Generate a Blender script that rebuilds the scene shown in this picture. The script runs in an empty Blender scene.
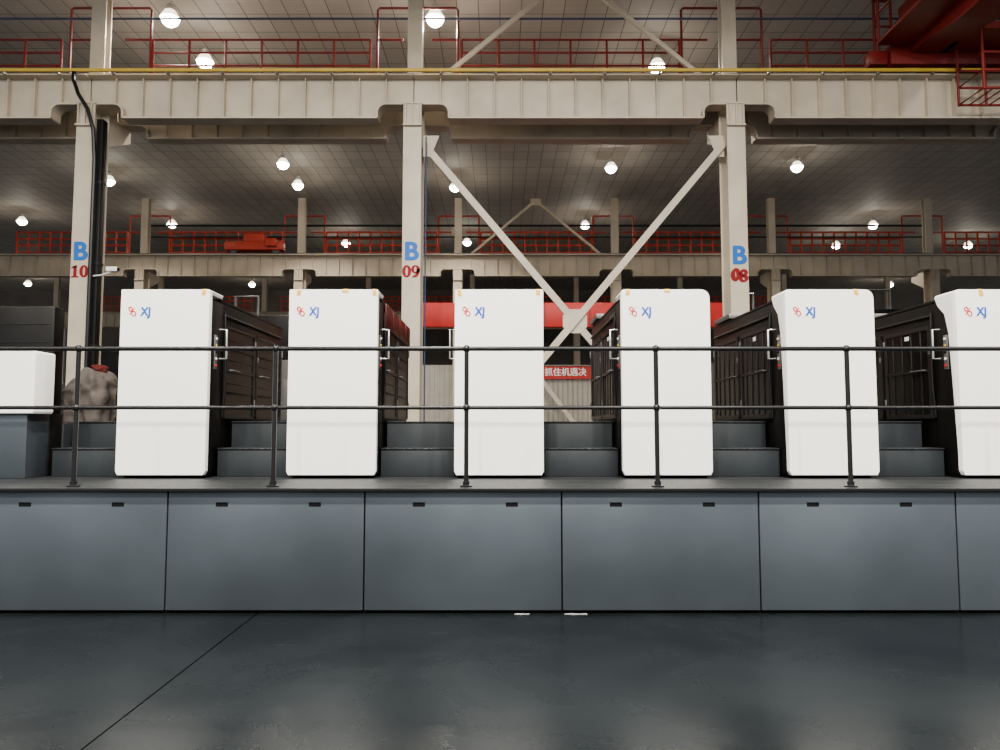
import bpy, bmesh, math, random
from mathutils import Vector, Matrix, noise
random.seed(4)
S = bpy.context.scene
C = S.collection
PI = math.pi
# ---------------------------------------------------------------- camera
TILT = math.radians(4.0); F = 720.0; CAMZ = 1.6
cam = bpy.data.cameras.new('camera'); cam.sensor_width = 36; cam.lens = 36*F/1000
cam.clip_end = 300
co = bpy.data.objects.new('camera', cam); C.objects.link(co)
co.location = (0, 0, CAMZ); co.rotation_euler = (PI/2+TILT, 0, 0)
S.camera = co
def ray(px, py):
    u = (px-500)/F; v = (375-py)/F
    return Vector((u, math.cos(TILT)-v*math.sin(TILT), math.sin(TILT)+v*math.cos(TILT)))
def PY(px, py, Y):
    d = ray(px, py); s = Y/d.y; return Vector((d.x*s, Y, CAMZ+d.z*s))
def PZ(px, py, Z):
    d = ray(px, py); s = (Z-CAMZ)/d.z; return Vector((d.x*s, d.y*s, Z))
# ---------------------------------------------------------------- materials
def mat(name, col, rough=0.5, metal=0.0, var=0.12, scale=3.0, bump=0.0, bscale=40, spec=0.5, rvar=0.0, world=False):
    m = bpy.data.materials.new(name); m.use_nodes = True
    nt = m.node_tree; b = nt.nodes['Principled BSDF']
    b.inputs['Roughness'].default_value = rough; b.inputs['Metallic'].default_value = metal
    b.inputs['Specular IOR Level'].default_value = spec
    tc = nt.nodes.new('ShaderNodeTexCoord')
    n = nt.nodes.new('ShaderNodeTexNoise'); n.inputs['Scale'].default_value = scale; n.inputs['Detail'].default_value = 4
    if world:
        gm = nt.nodes.new('ShaderNodeNewGeometry'); nt.links.new(gm.outputs['Position'], n.inputs['Vector'])
    else:
        nt.links.new(tc.outputs['Object'], n.inputs['Vector'])
    r = nt.nodes.new('ShaderNodeValToRGB')
    r.color_ramp.elements[0].position = 0.3; r.color_ramp.elements[1].position = 0.7
    r.color_ramp.elements[0].color = [c*(1-var) for c in col]+[1]
    r.color_ramp.elements[1].color = [min(1, c*(1+var)) for c in col]+[1]
    nt.links.new(n.outputs['Fac'], r.inputs['Fac']); nt.links.new(r.outputs['Color'], b.inputs['Base Color'])
    if rvar:
        mr = nt.nodes.new('ShaderNodeMapRange')
        mr.inputs['From Min'].default_value = 0.3; mr.inputs['From Max'].default_value = 0.7
        mr.inputs['To Min'].default_value = rough-rvar; mr.inputs['To Max'].default_value = rough+rvar
        nt.links.new(n.outputs['Fac'], mr.inputs['Value']); nt.links.new(mr.outputs['Result'], b.inputs['Roughness'])
    if bump:
        n2 = nt.nodes.new('ShaderNodeTexNoise'); n2.inputs['Scale'].default_value = bscale
        nt.links.new(tc.outputs['Object'], n2.inputs['Vector'])
        bp = nt.nodes.new('ShaderNodeBump'); bp.inputs['Strength'].default_value = bump; bp.inputs['Distance'].default_value = 0.02
        nt.links.new(n2.outputs['Fac'], bp.inputs['Height']); nt.links.new(bp.outputs['Normal'], b.inputs['Normal'])
    return m
def emit(name, col, st):
    m = bpy.data.materials.new(name); m.use_nodes = True
    b = m.node_tree.nodes['Principled BSDF']
    b.inputs['Base Color'].default_value = (*col, 1)
    b.inputs['Emission Color'].default_value = (*col, 1); b.inputs['Emission Strength'].default_value = st
    return m
M = {}
M['white'] = mat('white_paint', (0.90, 0.885, 0.85), 0.38, var=0.008, scale=1.5)
M['body'] = mat('dark_body', (0.0026, 0.0023, 0.0022), 0.42, var=0.2, spec=0.16)
M['jamb'] = mat('dark_jamb', (0.0040, 0.0037, 0.0037), 0.45, var=0.15, spec=0.18)
M['brown'] = mat('brown_panel', (0.0060, 0.0036, 0.0031), 0.34, var=0.35, scale=5, spec=0.22)
M['smoke'] = mat('smoky_panel', (0.0045, 0.0043, 0.0043), 0.25, var=0.3, scale=4, spec=0.2)
M['frame'] = mat('guard_frame', (0.016, 0.0150, 0.0148), 0.4, 0.3, var=0.15, spec=0.3)
M['steel'] = mat('bright_steel', (0.55, 0.55, 0.54), 0.3, 0.7, var=0.1)
M['midsteel'] = mat('mid_steel', (0.13, 0.125, 0.12), 0.4, 0.4, var=0.15)
M['lampsteel'] = mat('pale_lamp_housing', (0.45, 0.43, 0.40), 0.4, 0.3, var=0.1)
M['step'] = mat('step_grey', (0.018, 0.022, 0.025), 0.5, 0.2, var=0.14, scale=3, spec=0.3)
M['tread'] = mat('tread_plate', (0.023, 0.026, 0.028), 0.5, 0.3, var=0.25, bump=0.5, bscale=60, spec=0.3)
M['panel'] = mat('panel_grey', (0.060, 0.073, 0.086), 0.34, 0.5, var=0.22, scale=0.75, rvar=0.06, world=True)  # tone variation puts the panels' soft patchy sheen into the colour
M['black'] = mat('black_paint', (0.004, 0.004, 0.0045), 0.35, var=0.1, spec=0.3)
M['matteblack'] = mat('matte_black', (0.002, 0.002, 0.002), 0.8, var=0.1, spec=0.1)
M['beige'] = mat('beige_steel', (0.46, 0.395, 0.305), 0.5, var=0.14, scale=1.8, world=True)
M['farbeige'] = mat('beige_far_steel', (0.42, 0.345, 0.255), 0.55, var=0.12, scale=1.5, world=True)
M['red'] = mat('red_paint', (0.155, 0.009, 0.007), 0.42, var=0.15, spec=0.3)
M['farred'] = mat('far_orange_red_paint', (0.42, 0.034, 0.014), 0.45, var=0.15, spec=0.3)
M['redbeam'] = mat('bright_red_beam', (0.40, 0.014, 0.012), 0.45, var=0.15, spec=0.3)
M['deepred'] = mat('deep_red_guard', (0.055, 0.006, 0.005), 0.35, var=0.25, spec=0.3)
M['redink'] = mat('red_ink', (0.55, 0.005, 0.010), 0.5, var=0.03, spec=0.2)
M['darkredink'] = mat('dark_red_ink', (0.20, 0.005, 0.007), 0.6, var=0.05, spec=0.2)
M['blueink'] = mat('blue_ink', (0.006, 0.11, 0.44), 0.5, var=0.03, spec=0.2)
M['deepblueink'] = mat('deep_blue_ink', (0.003, 0.075, 0.42), 0.5, var=0.03, spec=0.2)
M['yellow'] = mat('yellow_bar', (0.50, 0.33, 0.02), 0.5, var=0.1)
M['tape'] = mat('orange_tape', (0.68, 0.34, 0.008), 0.55, var=0.12, scale=20)
M['taupe'] = mat('beige_grey_cloth', (0.075, 0.062, 0.055), 0.75, var=0.3, scale=7, bump=0.15, spec=0.3)
M['redcloth'] = mat('red_cloth', (0.06, 0.006, 0.006), 0.8, var=0.2, bump=0.3, spec=0.2)
M['blue'] = mat('blue_pipe', (0.015, 0.03, 0.08), 0.5, var=0.1)
M['darkwall'] = mat('dim_wall', (0.09, 0.075, 0.064), 0.8, var=0.25, scale=0.6)
M['machine'] = mat('distant_machine_grey', (0.045, 0.041, 0.039), 0.5, var=0.3, scale=1.5)
M['offwhite'] = mat('off_white', (0.75, 0.74, 0.70), 0.6, var=0.04)
M['sliver'] = mat('dull_white_sliver', (0.34, 0.34, 0.33), 0.7, var=0.1, scale=8)
M['lens'] = emit('lamp_lens', (1.0, 0.92, 0.78), 130)
M['glowglass'] = emit('glowing_prism_reflector', (1.0, 0.86, 0.66), 3.5)
def mat_ceiling():
    m = bpy.data.materials.new('ceiling_tiles'); m.use_nodes = True
    nt = m.node_tree; b = nt.nodes['Principled BSDF']; b.inputs['Roughness'].default_value = 0.7
    tc = nt.nodes.new('ShaderNodeTexCoord')
    br = nt.nodes.new('ShaderNodeTexBrick'); br.offset = 0.0; br.squash = 1.0
    br.inputs['Scale'].default_value = 1.0; br.inputs['Brick Width'].default_value = 0.45
    br.inputs['Row Height'].default_value = 0.7; br.inputs['Mortar Size'].default_value = 0.010
    br.inputs['Color1'].default_value = (0.36, 0.33, 0.29, 1); br.inputs['Color2'].default_value = (0.43, 0.395, 0.35, 1)
    br.inputs['Mortar'].default_value = (0.11, 0.10, 0.088, 1)
    nt.links.new(tc.outputs['Object'], br.inputs['Vector']); nt.links.new(br.outputs['Color'], b.inputs['Base Color'])
    return m
def mat_floor():
    m = bpy.data.materials.new('polished_concrete'); m.use_nodes = True
    nt = m.node_tree; b = nt.nodes['Principled BSDF']; L = nt.links.new
    tc = nt.nodes.new('ShaderNodeTexCoord')
    n = nt.nodes.new('ShaderNodeTexNoise'); n.inputs['Scale'].default_value = 0.7; n.inputs['Detail'].default_value = 9
    n.inputs['Roughness'].default_value = 0.62; n.inputs['Distortion'].default_value = 0.6
    L(tc.outputs['Object'], n.inputs['Vector'])
    r = nt.nodes.new('ShaderNodeValToRGB'); e = r.color_ramp.elements
    e[0].position = 0.3; e[0].color = (0.0030, 0.0040, 0.0047, 1); e[1].position = 0.75; e[1].color = (0.0080, 0.0102, 0.0116, 1)
    L(n.outputs['Fac'], r.inputs['Fac'])
    mr = nt.nodes.new('ShaderNodeMapRange'); mr.inputs['From Min'].default_value = 0.3; mr.inputs['From Max'].default_value = 0.7
    mr.inputs['To Min'].default_value = 0.20; mr.inputs['To Max'].default_value = 0.34
    L(n.outputs['Fac'], mr.inputs['Value']); L(mr.outputs['Result'], b.inputs['Roughness'])
    # saw-cut joint running away from the viewer at x = -2.07 (and every 18 m)
    sx = nt.nodes.new('ShaderNodeSeparateXYZ'); L(tc.outputs['Object'], sx.inputs['Vector'])
    def mth(op, a, v=None):
        q = nt.nodes.new('ShaderNodeMath'); q.operation = op; L(a, q.inputs[0])
        if v is not None: q.inputs[1].default_value = v
        return q.outputs[0]
    j = mth('LESS_THAN', mth('ABSOLUTE', mth('SUBTRACT', mth('FLOORED_MODULO', mth('ADD', sx.outputs['X'], 2.07+9.0+36), 18.0), 9.0)), 0.006)
    mx = nt.nodes.new('ShaderNodeMixRGB'); mx.inputs['Color2'].default_value = (0.001, 0.001, 0.001, 1)
    L(j, mx.inputs['Fac']); L(r.outputs['Color'], mx.inputs['Color1'])
    # fine pale scuffs
    mp = nt.nodes.new('ShaderNodeMapping'); mp.inputs['Scale'].default_value = (0.6, 3.0, 1); mp.inputs['Rotation'].default_value = (0, 0, 0.15)
    L(tc.outputs['Object'], mp.inputs['Vector'])
    n3 = nt.nodes.new('ShaderNodeTexNoise'); n3.inputs['Scale'].default_value = 4.0; n3.inputs['Detail'].default_value = 8; n3.inputs['Roughness'].default_value = 0.7
    L(mp.outputs['Vector'], n3.inputs['Vector'])
    sc = mth('MULTIPLY', mth('GREATER_THAN', n3.outputs['Fac'], 0.665), 0.35)
    mx2 = nt.nodes.new('ShaderNodeMixRGB'); mx2.inputs['Color2'].default_value = (0.028, 0.033, 0.035, 1)
    L(sc, mx2.inputs['Fac']); L(mx.outputs['Color'], mx2.inputs['Color1']); L(mx2.outputs['Color'], b.inputs['Base Color'])
    sp = nt.nodes.new('ShaderNodeMath'); sp.operation = 'MULTIPLY_ADD'; L(j, sp.inputs[0]); sp.inputs[1].default_value = -0.24; sp.inputs[2].default_value = 0.24
    L(sp.outputs[0], b.inputs['Specular IOR Level'])
    b.inputs['Specular Tint'].default_value = (0.86, 0.95, 1.0, 1)
    n2 = nt.nodes.new('ShaderNodeTexNoise'); n2.inputs['Scale'].default_value = 25
    L(tc.outputs['Object'], n2.inputs['Vector'])
    bp = nt.nodes.new('ShaderNodeBump'); bp.inputs['Strength'].default_value = 0.06; bp.inputs['Distance'].default_value = 0.01
    L(n2.outputs['Fac'], bp.inputs['Height']); L(bp.outputs['Normal'], b.inputs['Normal'])
    return m
def mat_ribbed():
    m = mat('ribbed_cladding', (0.34, 0.31, 0.265), 0.65, var=0.08)
    nt = m.node_tree; b = nt.nodes['Principled BSDF']
    tc = nt.nodes.new('ShaderNodeTexCoord'); w = nt.nodes.new('ShaderNodeTexWave'); w.bands_direction = 'X'
    w.inputs['Scale'].default_value = 1.6
    nt.links.new(tc.outputs['Object'], w.inputs['Vector'])
    bp = nt.nodes.new('ShaderNodeBump'); bp.inputs['Strength'].default_value = 0.8; bp.inputs['Distance'].default_value = 0.06
    nt.links.new(w.outputs['Fac'], bp.inputs['Height']); nt.links.new(bp.outputs['Normal'], b.inputs['Normal'])
    return m
M['ceiling'] = mat_ceiling(); M['floor'] = mat_floor(); M['ribbed'] = mat_ribbed()
# ---------------------------------------------------------------- mesh helpers
def box(bm, x0, x1, y0, y1, z0, z1, bev=0.0, seg=2):
    g = bmesh.ops.create_cube(bm, size=1.0, matrix=Matrix.Translation(((x0+x1)/2, (y0+y1)/2, (z0+z1)/2)) @ Matrix.Diagonal((abs(x1-x0), abs(y1-y0), abs(z1-z0), 1)))
    if bev:
        ed = set()
        for v in g['verts']:
            for e in v.link_edges: ed.add(e)
        bmesh.ops.bevel(bm, geom=list(ed), offset=bev, segments=seg, affect='EDGES', profile=0.5, clamp_overlap=True)
def sweep(bm, pts, r, n=8, closed=False):
    pts = [Vector(p) for p in pts]; N = len(pts); rings = []; a = None
    for i, p in enumerate(pts):
        if closed: t = (pts[(i+1) % N]-pts[i-1]).normalized()
        else: t = (pts[min(i+1, N-1)]-pts[max(i-1, 0)]).normalized()
        if a is None:
            ref = Vector((0, 0, 1)) if abs(t.z) < 0.9 else Vector((1, 0, 0)); a = t.cross(ref).normalized()
        else:
            a = (a-t*a.dot(t)).normalized()
        b = t.cross(a)
        rings.append([bm.verts.new(p+(a*math.cos(2*PI*k/n)+b*math.sin(2*PI*k/n))*r) for k in range(n)])
    for i in range(N if closed else N-1):
        A = rings[i]; B = rings[(i+1) % N]
        for k in range(n):
            bm.faces.new((A[k], A[(k+1) % n], B[(k+1) % n], B[k]))
    if not closed:
        bm.faces.new(rings[0][::-1]); bm.faces.new(rings[-1])
def bar(bm, p, q, w, t, up=Vector((0, 1, 0))):
    p = Vector(p); q = Vector(q); d = (q-p); L = d.length; d.normalize()
    a = d.cross(up).normalized(); b = a.cross(d)
    R = Matrix((a, d, b)).transposed().to_4x4()
    bmesh.ops.create_cube(bm, size=1.0, matrix=Matrix.Translation((p+q)/2) @ R @ Matrix.Diagonal((w, L, t, 1)))
def prism_y(bm, poly, y0, y1):      # polygon in x,z extruded along y
    A = [bm.verts.new((x, y0, z)) for x, z in poly]; B = [bm.verts.new((x, y1, z)) for x, z in poly]
    n = len(poly); f = bm.faces.new(A); g = bm.faces.new(B[::-1])
    for k in range(n): bm.faces.new((A[k], B[k], B[(k+1) % n], A[(k+1) % n]))
    return f
def prism_x(bm, poly, x0, x1):      # polygon in y,z extruded along x
    A = [bm.verts.new((x0, y, z)) for y, z in poly]; B = [bm.verts.new((x1, y, z)) for y, z in poly]
    n = len(poly); bm.faces.new(A); bm.faces.new(B[::-1])
    for k in range(n): bm.faces.new((A[k], B[k], B[(k+1) % n], A[(k+1) % n]))
def lathe(bm, prof, n=20, cx=0, cy=0):
    rings = []
    for r, z in prof:
        rings.append([bm.verts.new((cx+max(r, 1e-4)*math.cos(2*PI*k/n), cy+max(r, 1e-4)*math.sin(2*PI*k/n), z)) for k in range(n)])
    for A, B in zip(rings, rings[1:]):
        for k in range(n): bm.faces.new((A[k], A[(k+1) % n], B[(k+1) % n], B[k]))
    bm.faces.new(rings[0][::-1]); bm.faces.new(rings[-1])
def part(name, bm, m, parent=None, smooth=False, ang=40):
    bmesh.ops.recalc_face_normals(bm, faces=bm.faces)
    me = bpy.data.meshes.new(name); bm.to_mesh(me); bm.free()
    me.materials.append(m)
    if smooth:
        for p in me.polygons: p.use_smooth = True
        try: me.set_sharp_from_angle(angle=math.radians(ang))
        except Exception: pass
    o = bpy.data.objects.new(name, me); C.objects.link(o)
    if parent is not None: o.parent = parent
    return o
def B(): return bmesh.new()
def pbox(name, m, parent, *a, bev=0.0, seg=2):
    bm = B(); box(bm, *a, bev=bev, seg=seg); return part(name, bm, m, parent, smooth=bool(bev))
def ptube(name, m, parent, pts, r, n=10, closed=False):
    bm = B(); sweep(bm, pts, r, n, closed); return part(name, bm, m, parent, True)
def tag(o, label, cat, group=None):
    o['label'] = label; o['category'] = cat
    if group: o['group'] = group
    return o
def thing(name, label, cat, loc=(0, 0, 0), group=None):
    o = bpy.data.objects.new(name, None); C.objects.link(o); o.location = loc
    o.empty_display_size = 0.2
    return tag(o, label, cat, group)
def struct(o): o['kind'] = 'structure'; return o
def copy_tree(o, parent=None, loc=None, label=None):
    c = o.copy(); C.objects.link(c); c.parent = parent
    if loc is not None: c.location = loc
    if label: c['label'] = label
    for ch in list(o.children): copy_tree(ch, c)
    return c
def text(name, body, size, m, parent, loc, shear=0.0, bold=0.0, ext=0.001, align='CENTER', sx=1.0):
    cu = bpy.data.curves.new(name, 'FONT'); cu.body = body; cu.size = size; cu.shear = shear; cu.extrude = ext
    cu.align_x = align; cu.align_y = 'CENTER'
    t = bpy.data.objects.new(name+'_tmp', cu); C.objects.link(t)
    bpy.context.view_layer.update()
    me = bpy.data.meshes.new_from_object(t.evaluated_get(bpy.context.evaluated_depsgraph_get()))
    bpy.data.objects.remove(t); bpy.data.curves.remove(cu)
    me.transform(Matrix.Rotation(PI/2, 4, 'X') @ Matrix.Diagonal((sx, 1, 1, 1)))
    if bold:
        src = B(); src.from_mesh(me); out = B()
        offs = [(-1, 0), (1, 0), (0, -0.7), (0, 0.7), (0, 0), (-.7, .5), (.7, -.5), (.7, .5), (-.7, -.5)]
        for i, (dx, dz) in enumerate(offs):
            q = src.copy(); q.transform(Matrix.Translation((dx*bold, -0.0004*i, dz*bold)))
            tm = bpy.data.meshes.new('t'); q.to_mesh(tm); q.free(); out.from_mesh(tm); bpy.data.meshes.remove(tm)
        src.free(); out.to_mesh(me); out.free()
    me.materials.clear(); me.materials.append(m)
    o = bpy.data.objects.new(name, me); C.objects.link(o); o.parent = parent; o.location = loc
    return o
# bold serif digits, drawn as flat shapes in x,z (each digit 0.7 wide, 1.0 tall, centred)
def strip(bm, outer, inner, closed, y0=0.0, y1=0.006):
    n = len(outer)
    V = [[bm.verts.new((p[0], y, p[1])) for p in P] for P, y in ((outer, y0), (inner, y0), (outer, y1), (inner, y1))]
    for i in range(n if closed else n-1):
        j = (i+1) % n
        bm.faces.new((V[0][i], V[0][j], V[1][j], V[1][i])); bm.faces.new((V[2][j], V[2][i], V[3][i], V[3][j]))
        bm.faces.new((V[0][j], V[0][i], V[2][i], V[2][j])); bm.faces.new((V[1][i], V[1][j], V[3][j], V[3][i]))
    if not closed:
        for i in (0, n-1): bm.faces.new((V[0][i], V[1][i], V[3][i], V[2][i]))
def ell(cx, cz, rx, rz, n=28):
    return [(cx+rx*math.cos(2*PI*k/n), cz+rz*math.sin(2*PI*k/n)) for k in range(n)]
def digit(bm, ch, ox, s, oz=0.0):
    t = B()
    if ch == '0': strip(t, ell(0, 0, .38, .53), ell(0, 0, .10, .37), True)
    elif ch == '8':
        strip(t, ell(0, .245, .34, .285), ell(0, .265, .10, .145), True); strip(t, ell(0, -.23, .38, .30), ell(0, -.24, .12, .16), True)
    elif ch == '9':
        strip(t, ell(0, .17, .38, .36), ell(-.02, .17, .10, .22), True)
        strip(t, [(.38, .2), (.37, 0), (.30, -.24), (.17, -.43), (0, -.51), (-.25, -.55)], [(.10, .2), (.09, 0), (.04, -.16), (-.03, -.27), (-.13, -.35), (-.27, -.39)], False)
    elif ch == '1':
        strip(t, [(-.14, .46), (-.14, -.40)], [(.14, .46), (.14, -.40)], False); strip(t, [(-.30, -.40), (.30, -.40)], [(-.30, -.53), (.30, -.53)], False)
        strip(t, [(-.31, .37), (-.14, .43), (.14, .53)], [(-.31, .25), (-.14, .28), (.14, .32)], False)
    t.transform(Matrix.Translation((ox, 0, oz)) @ Matrix.Diagonal((s, 1, s, 1)))
    me = bpy.data.meshes.new('t'); t.to_mesh(me); t.free(); bm.from_mesh(me); bpy.data.meshes.remove(me)
ORD = ['first', 'second', 'third', 'fourth', 'fifth', 'sixth', 'seventh', 'eighth', 'ninth']
# ---------------------------------------------------------------- room shell
ZC = 10.3
struct(pbox('floor', M['floor'], None, -48, 48, -12, 50, -0.2, 0.0))
struct(pbox('ceiling', M['ceiling'], None, -48, 48, -6, 50, ZC, ZC+0.2))
struct(pbox('wall_back', M['darkwall'], None, -48, 48, 46, 46.3, 0, ZC))
struct(pbox('wall_partition', M['ribbed'], None, -16, 18, 28.6, 28.8, 0, 4.0))
# ---------------------------------------------------------------- press platform
DECK = 1.065; PITCH = 1.693
pf = thing('walkway_platform', 'long dark raised walkway deck carrying the whole printing press', 'platform', (0, 6.2, 0))
pbox('deck_plate', M['tread'], pf, -6.3, 6.3, 0.0, 3.8, DECK-0.03, DECK)
pbox('edge_trim', M['black'], pf, -6.3, 6.3, -0.02, 0.0, DECK-0.03, DECK, bev=0.004)
pbox('base_frame', M['matteblack'], pf, -6.28, 6.28, 0.09, 3.78, 0.0, DECK-0.03)
pl_labels = ['grey steel base panel at the far left of the row, under the white console',
             'grey steel base panel second from left, with the floor joint in front',
             'grey steel base panel third from left, under the middle railing post',
             'grey steel base panel fourth from left, right of the one under the middle railing post',
             'grey steel base panel fifth from left, under the second white cover from the right',
             'grey steel base panel at the far right, cut by the picture edge']
pan = thing('base_panel', pl_labels[0], 'panel', (0, 6.25, 0), 'grey base panels of the press')
pbox('sheet', M['panel'], pan, 0.006, PITCH-0.006, 0, 0.035, 0.03, DECK-0.034, bev=0.005)
for hx in (0.466, 1.265):
    s_ = pbox('finger_slot', M['matteblack'], pan, hx-0.052, hx+0.052, -0.004, 0.003, 0.905, 0.940, bev=0.003)
    pbox('slot_lip', M['jamb'], s_, hx-0.036, hx+0.036, -0.007, -0.003, 0.911, 0.917)
for k in range(6):
    x = 0.53+PITCH*(k-3)
    if k == 0: pan.location = (x, 6.25, 0)
    else: copy_tree(pan, None, (x, 6.25, 0), pl_labels[k])
# ---------------------------------------------------------------- guard railing
gr = thing('guard_railing', 'black tubular guard railing along the front of the press walkway', 'railing', (0, 6.33, DECK))
ptube('top_rail', M['black'], gr, [(-6.2, 0, 1.21), (6.2, 0, 1.21)], 0.021)
ptube('middle_rail', M['black'], gr, [(-6.2, 0, 0.69), (6.2, 0, 0.69)], 0.018)
def rail_post(x):
    p = ptube('post', M['black'], gr, [(x, 0, 0.0), (x, 0, 1.21)], 0.021)
    bm = B(); lathe(bm, [(0.055, 0.0), (0.055, 0.012), (0.03, 0.02), (0.03, 0.05)], 16, x, 0); part('base_flange', bm, M['black'], p, True)
    for z in (0.69, 1.21):
        bm = B(); bmesh.ops.create_uvsphere(bm, u_segments=14, v_segments=10, radius=0.034, matrix=Matrix.Translation((x, 0, z))); part('ball_joint', bm, M['black'], p, True)
for x in (-5.43, -3.72, -1.98, -0.295, 1.375, 3.06, 4.80): rail_post(x)
# ---------------------------------------------------------------- printing units
def rounded_front(w, z0, z1, rt, ch, rl=None):
    p = []; rl = rt if rl is None else rl
    for k in range(9):
        a = PI/2*k/8; p.append((w-rt+rt*math.cos(a), z1-rt+rt*math.sin(a)))
    for k in range(9):
        a = PI/2*k/8; p.append((-w+rl-rl*math.sin(a), z1-rl+rl*math.cos(a)))
    p += [(-w, z0+ch), (-w+ch*0.5, z0), (w-ch*0.5, z0), (w, z0+ch)]
    return p
def cover_mesh(w, z0, z1, d, rt=0.06, ch=0.04, bev=0.003, cap=0.0, rl=None):
    bm = B(); f = prism_y(bm, rounded_front(w, z0, z1, rt, ch, rl), 0, d)
    bmesh.ops.bevel(bm, geom=list(f.edges), offset=bev, segments=2, affect='EDGES', profile=0.5)
    if cap:      # the white top returns backwards over the dark sides, following the rounded corners
        pr = rounded_front(w, z1-0.6, z1, rt, 0.01, rl)[:18]
        inner = [(x*(w-0.012)/w, z-0.03) for x, z in pr]
        prism_y(bm, pr+inner[::-1], d, cap)
    return bm
CW = 0.452
uroot = thing('printing_unit', '', 'printing press', (0, 7.3, DECK), 'white fronted printing units')
cov = part('cover', cover_mesh(CW, 0.035, 1.925, 0.07, 0.010, cap=0.36), M['white'], uroot, True, 20)
round_cover = part('cover_tmp', cover_mesh(CW, 0.035, 1.925, 0.07, 0.085, cap=0.36, rl=0.035), M['white'], None, True, 20)
round_me = round_cover.data; bpy.data.objects.remove(round_cover); round_me.name = 'cover_rounded'
# logo
bm = B()
def ring(cx, cz, rx, rz, t, tilt=0.0):
    pts = []
    for k in range(22):
        a = 2*PI*k/22; x = rx*math.cos(a); z = rz*math.sin(a)
        pts.append((cx+x*math.cos(tilt)-z*math.sin(tilt), -0.001, cz+x*math.sin(tilt)+z*math.cos(tilt)))
    sweep(bm, pts, t, 6, True)
ring(-0.352, 1.722, 0.017, 0.021, 0.0062, 0.3); ring(-0.318, 1.676, 0.020, 0.025, 0.0062, 0.3)
sweep(bm, [(-0.310, -0.001, 1.735), (-0.322, -0.001, 1.722), (-0.335, -0.001, 1.702), (-0.348, -0.001, 1.682), (-0.362, -0.001, 1.664)], 0.0048, 6)
o = part('red_logo', bm, M['redink'], cov, True); o['label'] = 'small red double loop emblem'
o = text('blue_lettering', 'XJ', 0.122, M['deepblueink'], cov, (-0.196, -0.002, 1.693), shear=0.03, bold=0.0042, sx=0.86); o['label'] = 'blue letters XJ'
pbox('side_body', M['body'], uroot, -0.43, 0.43, 0.12, 2.55, 0.0, 1.85, bev=0.012)
pbox('roof_plate', M['jamb'], uroot, -0.43, 0.43, 0.36, 2.57, 1.85, 1.885, bev=0.008)
pbox('roof_tray', M['midsteel'], uroot, -0.47, 0.2, 1.75, 2.40, 1.885, 1.95, bev=0.01)
def side_details(s):
    right = s > 0
    pm = M['brown'] if right else M['smoke']
    def sb(x0, x1): return (min(s*x0, s*x1), max(s*x0, s*x1))
    a, b = sb(0.42, 0.445)
    pbox('side_frame', M['jamb'], uroot, a, b, 0.07, 0.40, 0.04, 1.83, bev=0.008)
    for (y0, y1) in ((0.47, 1.40), (1.48, 2.46)):
        fr = B(); x0, x1 = sb(0.43, 0.458)
        ft = 0.03 if right else 0.045
        for (q0, q1, z0, z1) in ((y0, y0+ft, 0.61, 1.62), (y1-ft, y1, 0.61, 1.62), (y0, y1, 0.61, 0.61+ft), (y0, y1, 1.62-ft, 1.62)):
            box(fr, x0, x1, q0, q1, z0, z1)
        box(fr, x0, x1, y0, y1, 1.12, 1.145)
        d = part('guard_door', fr, M['frame'], uroot)
        x0, x1 = sb(0.43, 0.444)
        for (z0, z1) in ((0.61+ft, 1.12), (1.145, 1.62-ft)):
            pbox('door_pane', pm, d, x0, x1, y0+ft, y1-ft, z0, z1)
        x0, x1 = sb(0.444, 0.453)
        if right:
            for zz, hh in ((0.74, 0.012), (0.88, 0.022), (0.99, 0.012), (1.25, 0.012), (1.36, 0.022), (1.47, 0.012)):
                pbox('cross_bar', M['frame'] if hh < 0.02 else M['jamb'], d, x0, x1, y0+ft, y1-ft, zz, zz+hh, bev=0.003)
        else:
            for i in range(1, 5):
                yy = y0+(y1-y0)*i/5
                pbox('vertical_bar', M['frame'], d, x0, x1, yy-0.009, yy+0.009, 0.61+ft, 1.62-ft, bev=0.003)
            x2, x3 = sb(0.453, 0.456)
            pbox('small_label', M['offwhite'], d, x2, x3, y0+0.40, y0+0.48, 1.50, 1.545)
        for zz in (0.75, 1.45):
            ptube('hinge', M['midsteel'], d, [(s*0.462, y1-0.012, zz), (s*0.462, y1-0.012, zz+0.09)], 0.011, 8)
        x0, x1 = sb(0.456, 0.466)
        pbox('latch', M['midsteel'], d, x0, x1, y0+0.005, y0+0.028, 1.30, 1.36, bev=0.002)
        hx = s*0.49
        ptube('door_handle', M['midsteel'], d, [(s*0.455, y0+0.1, 1.135), (hx, y0+0.1, 1.135), (hx, y0+0.34, 1.135), (s*0.455, y0+0.34, 1.135)], 0.008, 8)
    hx = s*0.52
    gh = ptube('grab_handle', M['steel'], uroot, [(s*0.435, 0.31, 1.24), (hx, 0.31, 1.24), (hx, 0.31, 1.55), (s*0.435, 0.31, 1.55)], 0.011, 8)
    ptube('side_pipe', M['frame'], uroot, [(s*0.448, 0.44, 1.72), (s*0.448, 2.46, 1.72)], 0.014, 8)
    ptube('side_hose', M['black'], uroot, [(s*0.445, 0.43, 0.62), (s*0.465, 0.44, 1.0), (s*0.465, 0.44, 1.45), (s*0.445, 0.45, 1.75)], 0.011, 8)
    x0, x1 = sb(0.443, 0.453)
    bp = pbox('button_panel', M['midsteel'], uroot, x0, x1, 0.17, 0.24, 1.12, 1.48, bev=0.004)
    for i in range(5):
        bm = B(); bmesh.ops.create_cone(bm, cap_ends=True, segments=12, radius1=0.014, radius2=0.012, depth=0.012, matrix=Matrix.Translation((s*0.457, 0.205, 1.16+0.07*i)) @ Matrix.Rotation(PI/2, 4, 'Y'))
        part('button', bm, [M['redink'], M['offwhite'], M['matteblack'], M['yellow'], M['offwhite']][i], bp)
    return gh
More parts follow.
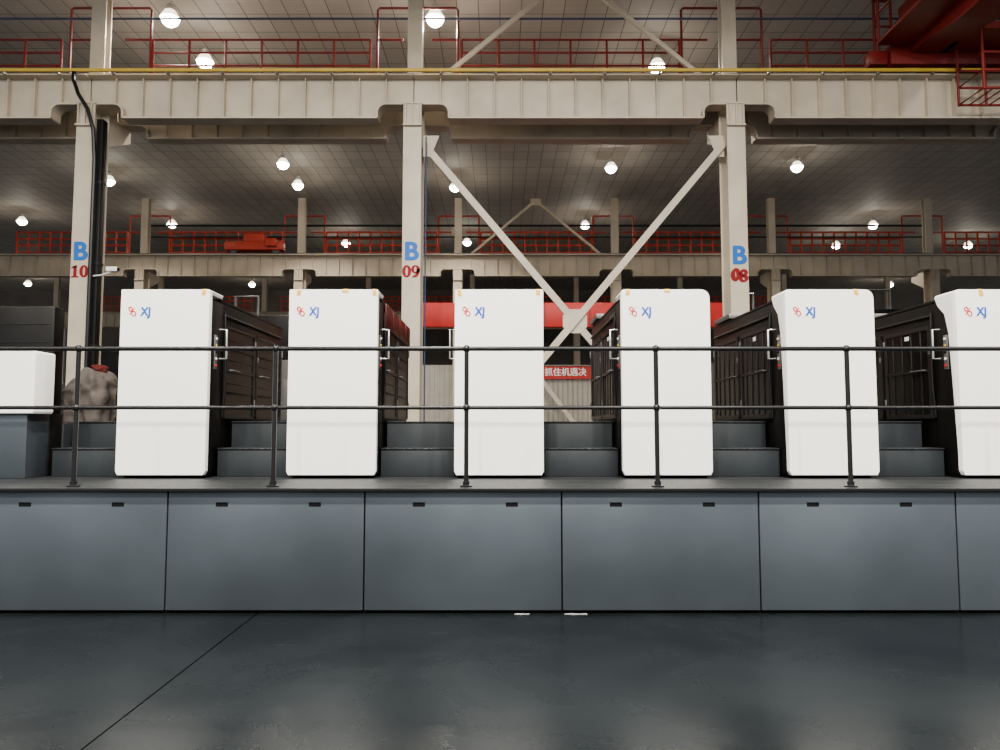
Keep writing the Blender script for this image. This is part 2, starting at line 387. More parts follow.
right_handle = side_details(1); side_details(-1)
u_labels = ['white press cover with dark side doors, leftmost of the row, beside the tarp bundle',
            'white press cover with a red side guard, left of the column painted B 09',
            'white press cover in the middle, right of the column painted B 09',
            'white press cover standing under the crossing of the diagonal braces',
            'white press cover below and right of the column painted B 08',
            'white press cover cut by the right edge of the picture']
units = []
for k in range(6):
    x = PITCH*(k-2)+[-0.04, -0.01, -0.01, 0, -0.015, 0.04][k]
    if k == 0: uroot.location = (x, 7.3, DECK); uroot['label'] = u_labels[0]; u = uroot
    else: u = copy_tree(uroot, None, (x, 7.3, DECK), u_labels[k])
    units.append(u)
    if k >= 3:
        for ch in u.children:
            if ch.name.startswith('cover'): ch.data = round_me
    if k == 2:
        for ch in list(u.children):
            if ch.data is right_handle.data: bpy.data.objects.remove(ch)
for u in units[4:]:      # on the two right-hand units the white shell also wraps round the left side, tapering downwards
    bm = B(); prism_x(bm, [(0.06, 0.12), (0.06, 1.895), (0.36, 1.895), (0.31, 1.80), (0.20, 1.70), (0.145, 1.50), (0.11, 1.0)], -CW-0.001, -CW+0.008)
    o = part('side_wrap', bm, M['white'], u); o['label'] = 'white tapering side return of the cover'
o = pbox('red_side_guard', M['deepred'], units[1], 0.45, 0.472, 0.46, 2.5, 1.60, 1.86, bev=0.01); o['label'] = 'dark red guard plate along the upper side'
for yy in (0.9, 1.45, 2.0): pbox('guard_rib', M['deepred'], o, 0.472, 0.482, yy, yy+0.03, 1.62, 1.84, bev=0.003)
tapes = {0: [(0.40, 0)], 1: [(-0.35, 0), (0.12, 1), (0.41, 0)], 2: [(-0.41, 0), (0.40, 0)], 3: [(-0.38, 0), (0.02, 1)], 4: [(0.27, 0)], 5: [(-0.20, 0)]}
for k, L in tapes.items():
    for dx, kind in L:
        bm = B(); w = 0.020 if kind == 0 else 0.032; tl = random.uniform(0.0, 0.022) if kind == 0 else -0.02
        prism_x(bm, [(0.02, 1.926), (0.10, 1.929), (0.10, 1.932), (0.01, 1.930), (-0.004, 1.915), (-0.006, 1.875-tl), (-0.002, 1.875-tl), (0.0, 1.905)], dx-w, dx+w)
        sh = random.uniform(-0.25, 0.25)
        for v in bm.verts: v.co.x += (1.925-v.co.z)*sh*(1 if kind == 0 else 0.3)
        o = part('tape', bm, M['tape'], units[k]); o['label'] = 'strip of orange tape on the cover edge'
# ---------------------------------------------------------------- steps between units
st = thing('access_step', '', 'steps', (0, 7.3, DECK), 'steps between the printing units')
G = PITCH/2-0.462
pbox('lower_step', M['step'], st, -G, G, 0.24, 0.62, 0.0, 0.285, bev=0.008)
pbox('upper_step', M['step'], st, -G, G, 0.62, 2.3, 0.0, 0.565, bev=0.008)
pbox('tread', M['tread'], st, -G, G, 0.225, 0.62, 0.285, 0.299, bev=0.004)
pbox('tread', M['tread'], st, -G, G, 0.605, 2.3, 0.565, 0.579, bev=0.004)
st_labels = ['dark grey two tier steps left of the leftmost tall white cover',
             'dark grey two tier steps between first and second white covers',
             'dark grey two tier steps in front of the column painted B 09',
             'dark grey two tier steps in front of the crossing braces and red banner',
             'dark grey two tier steps in front of the column painted B 08',
             'dark grey two tier steps left of the cover cut by the picture edge']
for k in range(6):
    x = PITCH*(k-2.5)+[-0.05, -0.02, -0.01, 0, -0.01, 0.01][k]
    if k == 0: st.location = (x, 7.3, DECK); st['label'] = st_labels[0]
    else: copy_tree(st, None, (x, 7.3, DECK), st_labels[k])
# ---------------------------------------------------------------- left end console
e0 = thing('end_console', 'low white topped press console with dark block behind, at the left edge', 'printing press', (-5.18, 7.25, DECK))
bm = cover_mesh(0.485, 0.655, 1.29, 0.32, 0.03, 0.02, 0.01); part('cover', bm, M['white'], e0, True, 20)
pbox('lower_cabinet', M['panel'], e0, -0.43, 0.395, 0.05, 0.42, 0.0, 0.655, bev=0.01)
pbox('cabinet_side', M['jamb'], e0, -0.43, 0.41, 0.40, 0.62, 0.0, 0.655, bev=0.01)
pbox('rear_base', M['step'], e0, -0.43, 0.425, 0.62, 2.35, 0.0, 0.555, bev=0.01)
pbox('dark_hood', M['body'], e0, -0.43, 0.25, 0.66, 0.86, 0.555, 1.86, bev=0.03)
for zz in (1.45, 1.65): pbox('hood_groove', M['frame'], e0, -0.4, 0.2, 0.652, 0.665, zz, zz+0.006)
# draped bundle: one cloth over a seat-like shape, with rumpled folds
bm = B(); NA, NZ = 140, 44; rings = []
for i in range(NZ+1):
    t = i/NZ; z = 0.64*math.sin(t*PI/2)**0.9; q = math.cos(t*PI/2)**0.45
    row = []
    for k in range(NA):
        a = 2*PI*k/NA; ca, sa = math.cos(a), math.sin(a)
        sq = 1/max(abs(ca)**2.6+abs(sa)**2.6, 1e-6)**(1/2.6)
        fold = 0.05*(1-t)**0.5*(math.sin(7*a+1.5*math.sin(3*a)+5*z)+0.5*math.sin(13*a-9*z))*0.6
        n1 = noise.noise(Vector((ca*1.6, sa*1.6, z*5)))*0.16+noise.noise(Vector((ca*4, sa*4, z*11)))*0.07
        r = q*(1+fold+n1)*sq
        x = 0.34*r*ca+0.04*t; y = 0.34*r*sa
        drop = 0.36*max(0, -x+0.02)/0.33*t        # the left shoulder sinks lower than the right
        crease = -0.03*abs(math.sin(x*16+z*9+2*noise.noise(Vector((x*5, y*5, z*5)))))
        y += crease*(1-t*0.5)*(1 if sa < 0 else -1)*-1
        row.append(bm.verts.new((x, y, max(0, z-drop+0.07*noise.noise(Vector((x*8, y*8, 3.0)))*t))))
    rings.append(row)
for A_, B_ in zip(rings, rings[1:]):
    for k in range(NA): bm.faces.new((A_[k], A_[(k+1) % NA], B_[(k+1) % NA], B_[k]))
bm.faces.new(rings[0][::-1])
bmesh.ops.remove_doubles(bm, verts=bm.verts, dist=0.0005)
tb = part('tarp_bundle', bm, M['taupe'], None, True, 180); tb.location = (-5.0, 8.75, DECK+0.556)
tag(tb, 'lumpy beige grey draped cloth bundle beside the column painted B 10', 'bundle')
bm = B(); g = bmesh.ops.create_icosphere(bm, subdivisions=4, radius=1.0, matrix=Matrix.Diagonal((0.085, 0.09, 0.05, 1)))
for v in bm.verts: v.co += v.co.normalized()*noise.noise(v.co*15)*0.05
rg = part('rag', bm, M['redcloth'], None, True, 180); rg.location = (-4.88, 8.76, DECK+0.555+0.67); tag(rg, 'small crumpled red cloth lying on top of the grey bundle', 'cloth')
# thin dull white slivers on the floor at the panel foot
for i, (x, w, lab) in enumerate(((0.19, 0.06, 'thin white scrap on floor below the third base panel'), (0.65, 0.09, 'thin white scrap on floor at the foot of the fourth base panel'))):
    bm = B(); pts = [(x+w*math.cos(a*PI/5)*(1+0.25*math.sin(3*a)), 6.239+0.007*math.sin(a*PI/5)*(1+0.2*math.cos(2*a))) for a in range(10)]
    Aa = [bm.verts.new((p[0], p[1], 0.001)) for p in pts]; Bb = [bm.verts.new((p[0], p[1]+0.003, 0.004+0.002*math.sin(j*2))) for j, p in enumerate(pts)]
    bm.faces.new(Aa); bm.faces.new(Bb[::-1])
    for j in range(10): bm.faces.new((Aa[j], Bb[j], Bb[(j+1) % 10], Aa[(j+1) % 10]))
    tag(part('pale_sliver', bm, M['sliver']), lab, 'sliver')
# ---------------------------------------------------------------- steel frame of the hall
X0 = -1.60
CX = [X0+6*k for k in (-2, -1, 0, 1, 2)]; CX[1] += 0.03; CX[3] -= 0.09
CX2 = [X0+6*k for k in range(-3, 5)]
CX3 = [X0+6*k for k in range(-4, 5)]
R1, R2, R3 = 13.0, 27.0, 41.0
ZB, ZT, ZN = 7.24, 8.02, 7.50
def ibeam_v(bm, w, y0, y1, z0, z1, t=0.03):
    box(bm, -w/2, w/2, y0, y0+t, z0, z1); box(bm, -w/2, w/2, y1-t, y1, z0, z1); box(bm, -0.012, 0.012, y0+t, y1-t, z0, z1)
def column(x, Y, label, m, sign=None):
    t = thing('steel_column', label, 'column', (x, Y-0.2, 0), 'beige steel columns of the hall')
    bm = B(); ibeam_v(bm, 0.33, 0, 0.50, 0.03, ZN-0.03); part('lower_shaft', bm, m, t)
    bm = B(); ibeam_v(bm, 0.27, 0.28, 0.50, ZN+0.0, ZC); part('upper_shaft', bm, m, t)
    pbox('cap_plate', m, t, -0.168, 0.168, -0.02, 0.52, ZN-0.03, ZN)
    pbox('base_plate', m, t, -0.168, 0.168, -0.06, 0.56, 0, 0.03)
    for sx in (-0.12, 0.0, 0.12): pbox('head_rib', m, t, sx-0.01, sx+0.01, -0.05, 0.0, ZN-0.42, ZN-0.03)
    pbox('head_ledge', m, t, -0.167, 0.167, -0.06, 0.0, ZN-0.45, ZN-0.42)
    bm = B(); prism_x(bm, [(0.50, ZN-0.03), (1.30, ZN-0.03), (1.30, ZN-0.27), (0.50, ZN-0.65)], -0.15, 0.15); part('rear_bracket', bm, m, t)
    if sign:
        dy = 4 if sign == '08' else 0
        o = text('letter', 'B', 0.46, M['blueink'], t, (0, -0.006, PY(500, 252+dy, Y-0.2).z), bold=0.020); o['label'] = 'blue letter B'
        bm = B(); digit(bm, sign[0], -0.080, 0.215); digit(bm, sign[1], 0.080, 0.215)
        o = part('number', bm, M['darkredink'], t); o.location = (0, -0.006, PY(500, 271.3+dy, Y-0.2).z); o['label'] = 'dark red serif number '+sign
        if sign == '08':
            bm = B(); digit(bm, sign[0], -0.058, 0.205, 0.025); digit(bm, sign[1], 0.064, 0.205, -0.02)
            q = part('overprint', bm, M['darkredink'], o); q.location = (0, -0.003, 0); q['label'] = 'smudged second printing of the number'
    return t
lab1 = ['plain beige steel column left of the column painted B 10', 'beige steel column painted with blue B over red 10', 'beige steel column painted with blue B over red 09', 'beige steel column painted with blue B over red 08', 'plain beige steel column right of the column painted B 08']
for i, x in enumerate(CX): column(x, R1, lab1[i], M['beige'], [None, '10', '09', '08', None][i])
c2 = None
for i, x in enumerate(CX2[1:-1]):
    lab = 'far row beige steel column, '+ORD[i]+' from the left, rising above the far crane girder'
    if c2 is None: c2 = column(x, R2, lab, M['farbeige'])
    else: copy_tree(c2, None, (x, R2-0.2, 0), lab)
for i, x in enumerate(CX3):
    copy_tree(c2, None, (x, R3-0.2, 0), 'small rearmost beige steel column, '+ORD[i]+' from the left in the back row')
def girder_profile(L):
    p = [(0.012, ZT), (0.012, ZN)]
    a0 = 0.62
    p += [(a0-0.12, ZN)]
    for k in range(1, 6):
        a = PI/2*k/5; p.append((a0-0.12+0.16*math.sin(a), ZN-0.16+0.16*math.cos(a)))
    p += [(a0+0.04, ZB), (L-a0-0.04, ZB)]
    for k in range(0, 5):
        a = PI/2*(1-k/5); p.append((L-a0+0.12-0.16*math.sin(a), ZN-0.16+0.16*math.cos(a)))
    p += [(L-a0+0.12, ZN), (L-0.012, ZN), (L-0.012, ZT)]
    return p
def girder(x, Y, label, m, group):
    L = 6.0; t = thing('crane_girder', label, 'girder', (x, Y, 0), group)
    bm = B(); prism_y(bm, girder_profile(L), -0.012, 0.012); part('web', bm, m, t)
    pbox('top_flange', m, t, 0.012, L-0.012, -0.2, 0.2, ZT, ZT+0.03)
    bm = B(); pr = girder_profile(L)[1:-1]
    for (xa, za), (xb, zb) in zip(pr, pr[1:]):
        bar(bm, (xa, 0, za), (xb, 0, zb), 0.03, 0.30)
    part('bottom_flange', bm, m, t)
    for k in range(11):
        xx = 0.5+0.5*k
        zb = ZN if (xx < 0.55 or xx > L-0.55) else ZB
        pbox('stiffener', m, t, xx-0.008, xx+0.008, -0.10, 0.10, zb, ZT)
    pbox('crane_rail', M['midsteel'], t, 0.0, L, -0.035, 0.035, ZT+0.03, ZT+0.11)
    return t
spans = ['left of the column painted B 10', 'between the columns painted B 10 and B 09', 'between the columns painted B 09 and B 08', 'right of the column painted B 08']
GX = [X0+6*k for k in (-2, -1, 0, 1)]
gf = gb = None
for i in range(4):
    la = 'near beige crane girder, '+spans[i]; lb = 'shaded rear crane girder, '+spans[i]
    gf = girder(GX[i], R1, la, M['beige'], 'near crane girders') if gf is None else (copy_tree(gf, None, (GX[i], R1, 0), la) and gf)
    gb = girder(GX[i], R1+0.95, lb, M['beige'], 'rear crane girders') if gb is None else (copy_tree(gb, None, (GX[i], R1+0.95, 0), lb) and gb)
g2 = None
for i in range(7):
    la = 'far beige crane girder span, '+ORD[i]+' of seven from the left'
    g2 = girder(CX2[i], R2, la, M['farbeige'], 'far crane girders') if g2 is None else (copy_tree(g2, None, (CX2[i], R2, 0), la) and g2)
for i in range(8):
    q = copy_tree(g2, None, (CX3[i], R3, 0), 'rearmost crane girder span in the back row, '+ORD[i]+' of eight from the left'); q['group'] = 'rearmost crane girders'
# walkways
for Y, x0, x1, ya, yb, lab in ((R1, CX[0], CX[-1], 0.36, 0.73, 'narrow steel walkway on top of the near double crane girder'), (R2, CX2[0], CX2[-1], 0.31, 0.74, 'narrow steel walkway behind the far crane girder'), (R3, CX3[0], CX3[-1], 0.31, 0.74, 'narrow steel walkway behind the rearmost crane girder')):
    w = thing('service_walkway', lab, 'walkway', (0, Y, ZT+0.03))
    pbox('deck', M['midsteel'], w, x0, x1, ya, yb, 0.0, 0.03)
    pbox('edge_angle', M['red'], w, x0, x1, yb, yb+0.02, -0.04, 0.03)
# yellow conductor bar
cb = thing('conductor_bar', 'thin yellow conductor bar running along the near crane girder top', 'conductor', (0, R1-0.26, ZT+0.01))
pbox('rail', M['yellow'], cb, CX[0], CX[-1], -0.02, 0.02, 0.02, 0.075)
for k in range(24):
    pbox('bracket', M['midsteel'], cb, CX[0]+0.5+k, CX[0]+0.54+k, -0.015, 0.06, -0.02, 0.02)
# red walkway railings
def railing(x0, x1, Y, label, n, r, group, m):
    t = thing('walkway_railing', label, 'railing', (x0, Y+0.52, ZT+0.062), group); L = x1-x0
    for nm, z in (('top_rail', 1.0), ('middle_rail', 0.74), ('lower_rail', 0.48), ('toe_rail', 0.2)):
        ptube(nm, m, t, [(0, 0, z), (L, 0, z)], r, 6)
    for k in range(n+1):
        ptube('post', m, t, [(L*k/n, 0, 0), (L*k/n, 0, 1.0)], r*1.1, 6)
    return t
def passage(x, Y, label, r, group, m):
    t = thing('passage_frame', label, 'railing', (x, Y+0.52, ZT+0.062), group)
    ptube('frame_tube', m, t, [(-0.78, 0, 0), (-0.78, 0, 1.60), (-0.74, 0, 1.64), (0.74, 0, 1.64), (0.78, 0, 1.60), (0.78, 0, 0)], r*1.1, 8)
    for s in (-1, 1): ptube('side_rail', m, t, [(s*0.78, 0, 1.0), (s*0.28, 0, 1.0)], r, 6)
    return t
ra = None
for i in range(4):
    lab = 'red walkway railing above the near girder, '+spans[i]
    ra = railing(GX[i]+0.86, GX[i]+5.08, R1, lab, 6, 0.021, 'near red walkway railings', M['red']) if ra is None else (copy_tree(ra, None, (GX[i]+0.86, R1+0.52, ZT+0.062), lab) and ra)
for i, nm in ((1, 'B 10'), (2, 'B 09'), (3, 'B 08')):
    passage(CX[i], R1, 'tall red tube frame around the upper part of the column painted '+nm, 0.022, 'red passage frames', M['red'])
rb = None
for i in range(7):
    lab = 'far red walkway railing section, '+ORD[i]+' of seven from the left'
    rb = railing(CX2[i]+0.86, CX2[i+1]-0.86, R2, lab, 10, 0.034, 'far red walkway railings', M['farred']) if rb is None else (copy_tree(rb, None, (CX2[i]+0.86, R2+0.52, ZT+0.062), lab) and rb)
for i in range(8):
    copy_tree(rb, None, (CX3[i]+0.86, R3+0.52, ZT+0.062), 'rearmost red railing section in the back row, '+ORD[i]+' of eight from the left')['group'] = 'rearmost red railings'
for i in range(1, 7):
    passage(CX2[i], R2, 'red tube frame around the '+ORD[i-1]+' far row column from the left', 0.030, 'far red passage frames', M['farred'])
# bracing
XM = X0+2.97
xb = thing('cross_brace', 'beige steel X bracing between the columns painted B 09 and B 08', 'brace', (XM, R1+0.1, 0))
zc_ = 3.5
bm = B(); bar(bm, (-2.80, 0, 6.84), (2.80, 0, 0.16), 0.125, 0.06); part('brace_bar', bm, M['beige'], xb)
bm = B(); bar(bm, (2.80, -0.07, 6.84), (-2.80, -0.07, 0.16), 0.125, 0.06); part('brace_bar', bm, M['beige'], xb)
bm = B(); prism_y(bm, [(-0.22, zc_+0.10), (-0.12, zc_+0.22), (0.12, zc_+0.22), (0.22, zc_+0.10), (0.22, zc_-0.10), (0.12, zc_-0.22), (-0.12, zc_-0.22), (-0.22, zc_-0.10)], -0.03, -0.04); part('gusset_plate', bm, M['beige'], xb)
for sx in (-1, 1):
    for zz, dz in ((6.98, -0.4), (0.04, 0.4)):
        bm = B(); prism_y(bm, [(sx*2.80, zz), (sx*2.80, zz+dz), (sx*2.66, zz+dz), (sx*2.5, zz)], -0.03, -0.04); part('gusset_plate', bm, M['beige'], xb)
def vbrace(Y, lab, m, w):
    t = thing('roof_brace', lab, 'brace', (XM, Y+0.18, 0))
    for s in (-1, 1):
        bm = B(); bar(bm, (s*2.82, 0, 7.85), (s*0.05, 0, ZC-0.12), w, 0.06); part('brace_bar', bm, m, t)
    pbox('apex_plate', m, t, -0.2, 0.2, -0.02, 0.02, ZC-0.26, ZC)
vbrace(R1, 'inverted V roof brace above the near girder between B 09 and B 08', M['beige'], 0.08)
vbrace(R2, 'small inverted V roof brace in the far column row', M['farbeige'], 0.09)
# leaning strut in front of the rear partition
sp_ = thing('diagonal_strut', 'pale diagonal strut before the rear partition, below the red banner', 'strut', (0, 28.0, 0))
a_ = PY(528, 362, 28.0); b_ = PY(606, 464, 28.0)
bm = B(); bar(bm, (a_.x, 0.0, a_.z), (b_.x, 0.0, 0.06), 0.16, 0.10); part('bar', bm, M['beige'], sp_)
pbox('foot_plate', M['beige'], sp_, b_.x-0.25, b_.x+0.25, -0.15, 0.15, 0, 0.05)
pbox('wall_shoe', M['beige'], sp_, a_.x-0.15, a_.x+0.15, -0.08, 0.59, a_.z-0.15, a_.z+0.1)
# conduits along the roof
cd = thing('conduit', 'thin blue grey conduit running level near the top of the picture', 'pipe', (0, R1+0.335, 9.40))
ptube('tube', M['blue'], cd, [(CX[0], 0, 0), (CX[-1], 0, 0)], 0.022, 8)
for x in CX: pbox('clip', M['midsteel'], cd, x-0.03, x+0.03, -0.034, 0.025, -0.03, 0.03)
for z, r, lab in ((9.3, 0.045, 'upper dark pipe running along the far column row'), (8.85, 0.03, 'lower dark pipe running along the far column row')):
    c_ = thing('service_pipe', lab, 'pipe', (0, R2+0.36, z))
    ptube('tube', M['frame'], c_, [(CX2[1], 0, 0), (CX2[-2], 0, 0)], r, 8)
    for x in CX2[1:-1]: pbox('clip', M['midsteel'], c_, x-0.04, x+0.04, -0.06, 0.05, -0.06, 0.06)
# cables and pipes on columns
p0 = CX[1]
ca = ptube('cable', M['black'], None, [(p0-0.22, R1-0.24, ZT+0.05), (p0-0.20, R1-0.30, ZT-0.12), (p0-0.08, R1-0.33, ZN+0.1), (p0+0.10, R1-0.33, ZN-0.18), (p0+0.20, R1-0.30, ZN-0.55), (p0+0.215, R1-0.25, 6.4), (p0+0.215, R1-0.25, 2.0), (p0+0.215, R1-0.25, 0.03)], 0.035, 8)
tag(ca, 'thick black cable looping over the girder and down column B 10', 'cable')
dn = thing('cable_duct', 'dark vertical cable duct fixed beside the column painted B 10', 'duct', (p0+0.185, R1-0.17, 0))
pbox('duct', M['jamb'], dn, 0.0, 0.12, 0, 0.16, 0.0, 7.2, bev=0.01)
for z in (1.5, 3.0, 4.5, 6.0): pbox('strap', M['frame'], dn, -0.015, 0.13, -0.012, 0.17, z, z+0.05)
bp_ = ptube('pipe', M['blue'], None, [(X0+0.24, R1-0.08, 0.02), (X0+0.24, R1-0.08, 6.9)], 0.013, 8); tag(bp_, 'slim dark blue vertical pipe beside the column painted B 09', 'pipe')
# wall device on B10
sc = thing('security_camera', 'small white camera on an arm right of the column painted B 10', 'camera', (p0+0.2, R1-0.24, 4.38))
ptube('arm', M['offwhite'], sc, [(0.06, 0.03, -0.10), (0.25, -0.05, -0.10), (0.42, -0.05, -0.04)], 0.014, 8)
pbox('housing', M['offwhite'], sc, 0.34, 0.54, -0.10, 0.0, -0.04, 0.045, bev=0.012)
pbox('lens_face', M['matteblack'], sc, 0.536, 0.55, -0.085, -0.015, -0.028, 0.032)
# ---------------------------------------------------------------- red cranes
cr = thing('overhead_crane', 'red overhead crane with cage, on the near girder at upper right', 'crane', (7.2, R1, ZT+0.11))
pbox('end_carriage', M['red'], cr, 0.0, 4.2, -0.20, 0.20, 0.10, 0.48, bev=0.02)
for x in (0.45, 3.7):
    bm = B(); bmesh.ops.create_cone(bm, cap_ends=True, segments=24, radius1=0.17, radius2=0.17, depth=0.12, matrix=Matrix.Translation((x, 0, 0.17)) @ Matrix.Rotation(PI/2, 4, 'X')); part('wheel', bm, M['midsteel'], cr, True)
for xx in (0.35, 2.6):
    bm = B(); prism_x(bm, [(0.15, 0.30), (0.15, 1.35), (-16, 1.55), (-16, 0.15), (-1.6, 0.15), (-0.6, 0.30)], xx, xx+0.65); part('bridge_girder', bm, M['red'], cr)
pbox('drive_motor', M['red'], cr, -0.36, -0.02, -0.14, 0.14, 0.12, 0.40, bev=0.04)
pbox('side_platform', M['red'], cr, -0.30, 0.35, -3.5, -0.25, 0.42, 0.47)
for x, y in ((-0.28, -0.3), (-0.28, -1.6), (-0.12, 0.14), (0.2, 0.14)):
    ptube('platform_post', M['red'], cr, [(x, y, 0.44), (x, y, 1.7)], 0.028, 8)
for z in (1.0, 1.5):
    ptube('platform_rail', M['red'], cr, [(-0.28, -3.4, z), (-0.28, -0.3, z), (-0.12, 0.14, z), (0.2, 0.14, z)], 0.024, 8)
for z in (-0.74, -0.42, -0.10):
    ptube('cage_rail', M['red'], cr, [(1.12, -0.32, z), (2.15, -0.32, z), (2.15, -1.0, z), (1.12, -1.0, z)], 0.024, 8, True)
for x, y in ((1.12, -0.32), (1.62, -0.32), (2.15, -0.32), (2.15, -1.0), (1.12, -1.0)):
    ptube('cage_post', M['red'], cr, [(x, y, -0.76), (x, y, 0.42)], 0.024, 8)
for x in (1.3, 1.48, 1.66, 1.84, 2.02): ptube('floor_bar', M['red'], cr, [(x, -0.32, -0.74), (x, -1.0, -0.74)], 0.012, 6)
pbox('cage_hanger', M['red'], cr, 0.9, 2.3, -1.05, -0.2, 0.30, 0.42)
fc = thing('crane_carriage', 'small distant red crane carriage on the far girder, left of column B 09', 'crane', (PY(226, 250, R2).x, R2, ZT+0.11))
pbox('end_carriage', M['farred'], fc, 0.0, 2.2, -0.2, 0.2, 0.1, 0.42, bev=0.02)
for x in (0.3, 1.9):
    bm = B(); bmesh.ops.create_cone(bm, cap_ends=True, segments=20, radius1=0.15, radius2=0.15, depth=0.12, matrix=Matrix.Translation((x, 0, 0.15)) @ Matrix.Rotation(PI/2, 4, 'X')); part('wheel', bm, M['midsteel'], fc, True)
pbox('drive_housing', M['farred'], fc, 0.7, 1.5, -0.18, 0.18, 0.42, 0.72, bev=0.03)
pbox('drive_motor', M['farred'], fc, 1.6, 2.0, -0.35, -0.2, 0.2, 0.5, bev=0.04)
# red gantry seen in the gaps
gy = 18.0
gt = thing('gantry', 'bright red gantry beam crossing behind the press and the X bracing', 'gantry', (0, gy, 0))
za = PY(500, 328, gy).z; zb_ = PY(500, 304, gy).z; xa = PY(411, 315, gy).x; xe = PY(722, 315, gy).x
pbox('beam', M['redbeam'], gt, xa, xe, -0.2, 0.2, za, zb_, bev=0.015)
for k in range(1, 7): pbox('seam_rib', M['red'], gt, xa+(xe-xa)*k/7-0.012, xa+(xe-xa)*k/7+0.012, -0.215, -0.2, za, zb_)
for x in (PY(415, 315, gy).x, PY(672, 315, gy).x):
    pbox('leg', M['redbeam'], gt, x-0.16, x+0.16, -0.16, 0.16, 0.06, za, bev=0.015)
    pbox('foot', M['red'], gt, x-0.3, x+0.3, -0.5, 0.5, 0.0, 0.06)
# distant dark machines between the gantry and the rear partition
def machine(x, Y, w, h, d, label):
    t = thing('distant_machine', label, 'machine', (x, Y, 0), 'distant dark machines behind the press')
    pbox('housing', M['machine'], t, -w/2, w/2, 0, d, 0, h*0.72, bev=0.03)
    pbox('head', M['jamb'], t, -w*0.32, w*0.40, 0.1, d*0.9, h*0.72, h, bev=0.03)
    pbox('control_box', M['midsteel'], t, w*0.30, w*0.47, -0.12, 0.0, h*0.35, h*0.6, bev=0.01)
    for k in (-0.3, 0.0): pbox('door', M['frame'], t, w*k-0.02, w*k+w*0.26, -0.02, 0.0, 0.15, h*0.66, bev=0.01)
    ptube('riser_pipe', M['midsteel'], t, [(-w*0.42, 0.2, h*0.7), (-w*0.42, 0.2, h+0.6), (-w*0.1, 0.2, h+0.6), (-w*0.1, 0.2, h*0.95)], 0.05, 8)
for px, Y, w, h, lab in ((95, 22, 2.6, 4.0, 'dark distant machine seen left of the leftmost tall white cover'),
                         (765, 21, 2.4, 4.9, 'dark distant machine seen right of column B 08'), (905, 22, 3.0, 5.2, 'dark distant machine behind the rightmost press covers'), (262, 22, 2.2, 5.0, 'dark distant machine behind the gap between the first two white covers')):
    machine(PY(px, 350, Y).x, Y, w, h, 1.4, lab)
# slogan banner
by = 28.49
pa = PY(543, 379, by); pb = PY(620, 366, by)
bn = thing('banner', 'red cloth banner with white Chinese characters on the rear partition', 'banner', (0, by, 0))
pbox('cloth', M['redbeam'], bn, pa.x, pb.x, 0.0, 0.02, pa.z, pb.z)
pbox('batten', M['midsteel'], bn, pa.x, pb.x, 0.0, 0.108, pb.z-0.02, pb.z+0.02)
text('slogan', '抓住机遇决', 0.34, M['offwhite'], bn, (PY(544.5, 372.5, by).x, -0.006, PY(544.5, 372.5, by).z), bold=0.008, align='LEFT', sx=0.98)
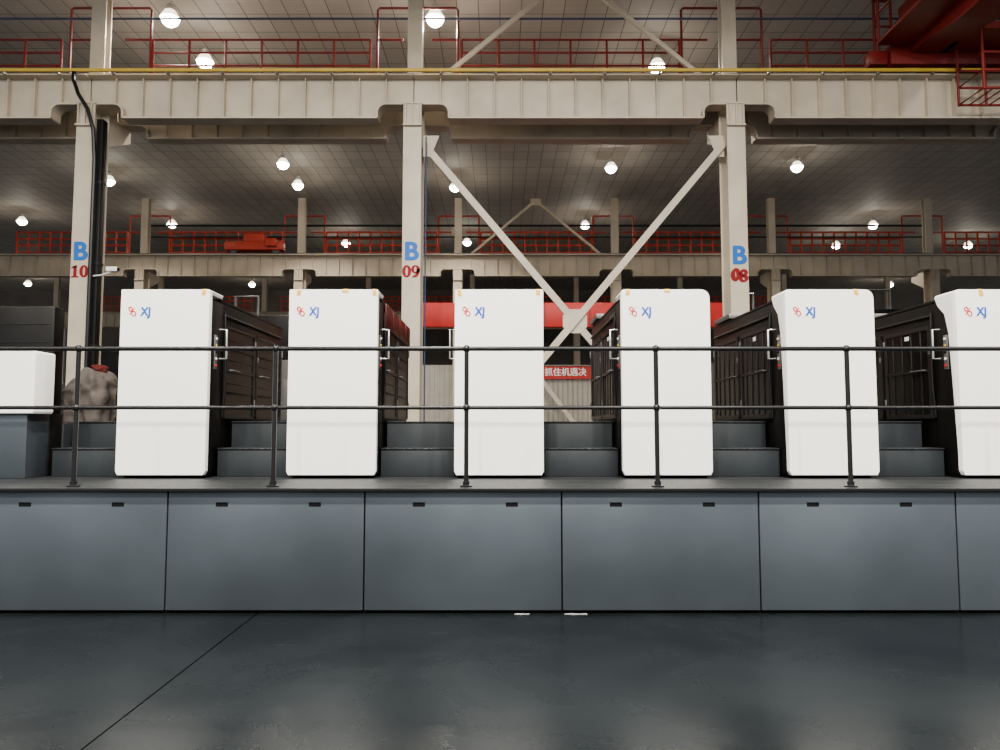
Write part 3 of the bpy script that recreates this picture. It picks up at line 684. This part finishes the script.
# ---------------------------------------------------------------- lamps
LZ = 9.80
lp = None
def lamp(loc, label):
    t = thing('high_bay_lamp', label, 'lamp', loc, 'high bay ceiling lamps')
    bm = B(); lathe(bm, [(0.19, 0.03), (0.18, 0.06), (0.11, 0.18), (0.08, 0.20)], 24); part('reflector', bm, M['glowglass'], t, True)
    bm = B(); lathe(bm, [(0.07, 0.20), (0.08, 0.22), (0.08, 0.30), (0.05, 0.33)], 20); part('housing', bm, M['lampsteel'], t, True)
    bm = B(); lathe(bm, [(0.010, 0.33), (0.010, ZC-LZ)], 10); part('hanger', bm, M['lampsteel'], t)
    bm = B(); lathe(bm, [(0.02, -0.13), (0.08, -0.115), (0.14, -0.065), (0.175, 0.0), (0.18, 0.035)], 24); part('lens', bm, M['lens'], t, True)
    return t
LAMPS = [(170, 20, 'bright hanging lamp at the top left, left of the passage frame'), (435, 20, 'bright hanging lamp just right of column B 09 upper part'),
 (205, 63, 'hanging lamp close above the near girder, right of column B 10'), (657, 68, 'hanging lamp close above the near girder, by the roof brace foot'),
 (283, 165, 'hanging lamp between B 10 and B 09, nearer of a close pair'), (298, 186, 'hanging lamp between B 10 and B 09, farther of a close pair'),
 (611, 169, 'hanging lamp between the upper arms of the X bracing'), (797, 168, 'hanging lamp right of the column painted B 08'),
 (109, 182, 'hanging lamp just right of the cable duct on column B 10'), (455, 188, 'small hanging lamp by the left arm of the X bracing'),
 (22, 222, 'distant hanging lamp at the left edge above the far girder'), (172, 225, 'distant hanging lamp right of the first far row column'),
 (585, 226, 'distant hanging lamp left of the fourth far row column'), (873, 226, 'distant hanging lamp at right, higher of the pair near the sixth far column'),
 (346, 244, 'distant hanging lamp low above the far girder, left of B 09'), (467, 243, 'distant hanging lamp low above the far girder, right of B 09'),
 (836, 246, 'distant hanging lamp low above the far girder, right of B 08'), (968, 246, 'distant hanging lamp low at the far right edge'),
 (28, 284, 'tiny rear lamp below the far girder at the left edge'), (252, 285, 'tiny rear lamp below the far girder, above the gap between the first two white covers'), (890, 285, 'tiny rear lamp below the far girder, between the two rightmost white covers')]
def light(loc, pw, sz=0.4, spread=180):
    ld = bpy.data.lights.new('lamp_light', 'AREA'); ld.shape = 'DISK'; ld.size = sz; ld.energy = pw; ld.color = (1.0, 0.94, 0.84)
    ld.spread = math.radians(spread)
    lo = bpy.data.objects.new('lamp_light', ld); C.objects.link(lo); lo.location = loc
    return lo
for i, (px, py, lab) in enumerate(LAMPS):
    p = PZ(px, py, LZ)
    if lp is None: lp = lamp(p, lab)
    else: copy_tree(lp, None, p, lab)
    if i < 4: light((p.x, p.y, LZ-0.15), 280, 0.35, 150)
    elif i < 18: light((p.x, p.y, LZ-0.15), 380 if i < 10 else 240, 0.35, 118)
for y in (-4.5, 1.0, 6.0):
    for x in (-13, -6.7, -1.4, 3.5, 9.4):
        k = {-13: 0.6, -6.7: 0.85, -1.4: 1.6, 3.5: 1.5, 9.4: 0.7}[x]
        light((x, y, LZ-0.09), k*{-4.5: 1000, 1.0: 1250, 6.0: 280}[y], 0.4)
# ---------------------------------------------------------------- world
w = bpy.data.worlds.new('world'); S.world = w; w.use_nodes = True
w.node_tree.nodes['Background'].inputs['Color'].default_value = (0.92, 0.96, 1.0, 1)
w.node_tree.nodes['Background'].inputs['Strength'].default_value = 1.1
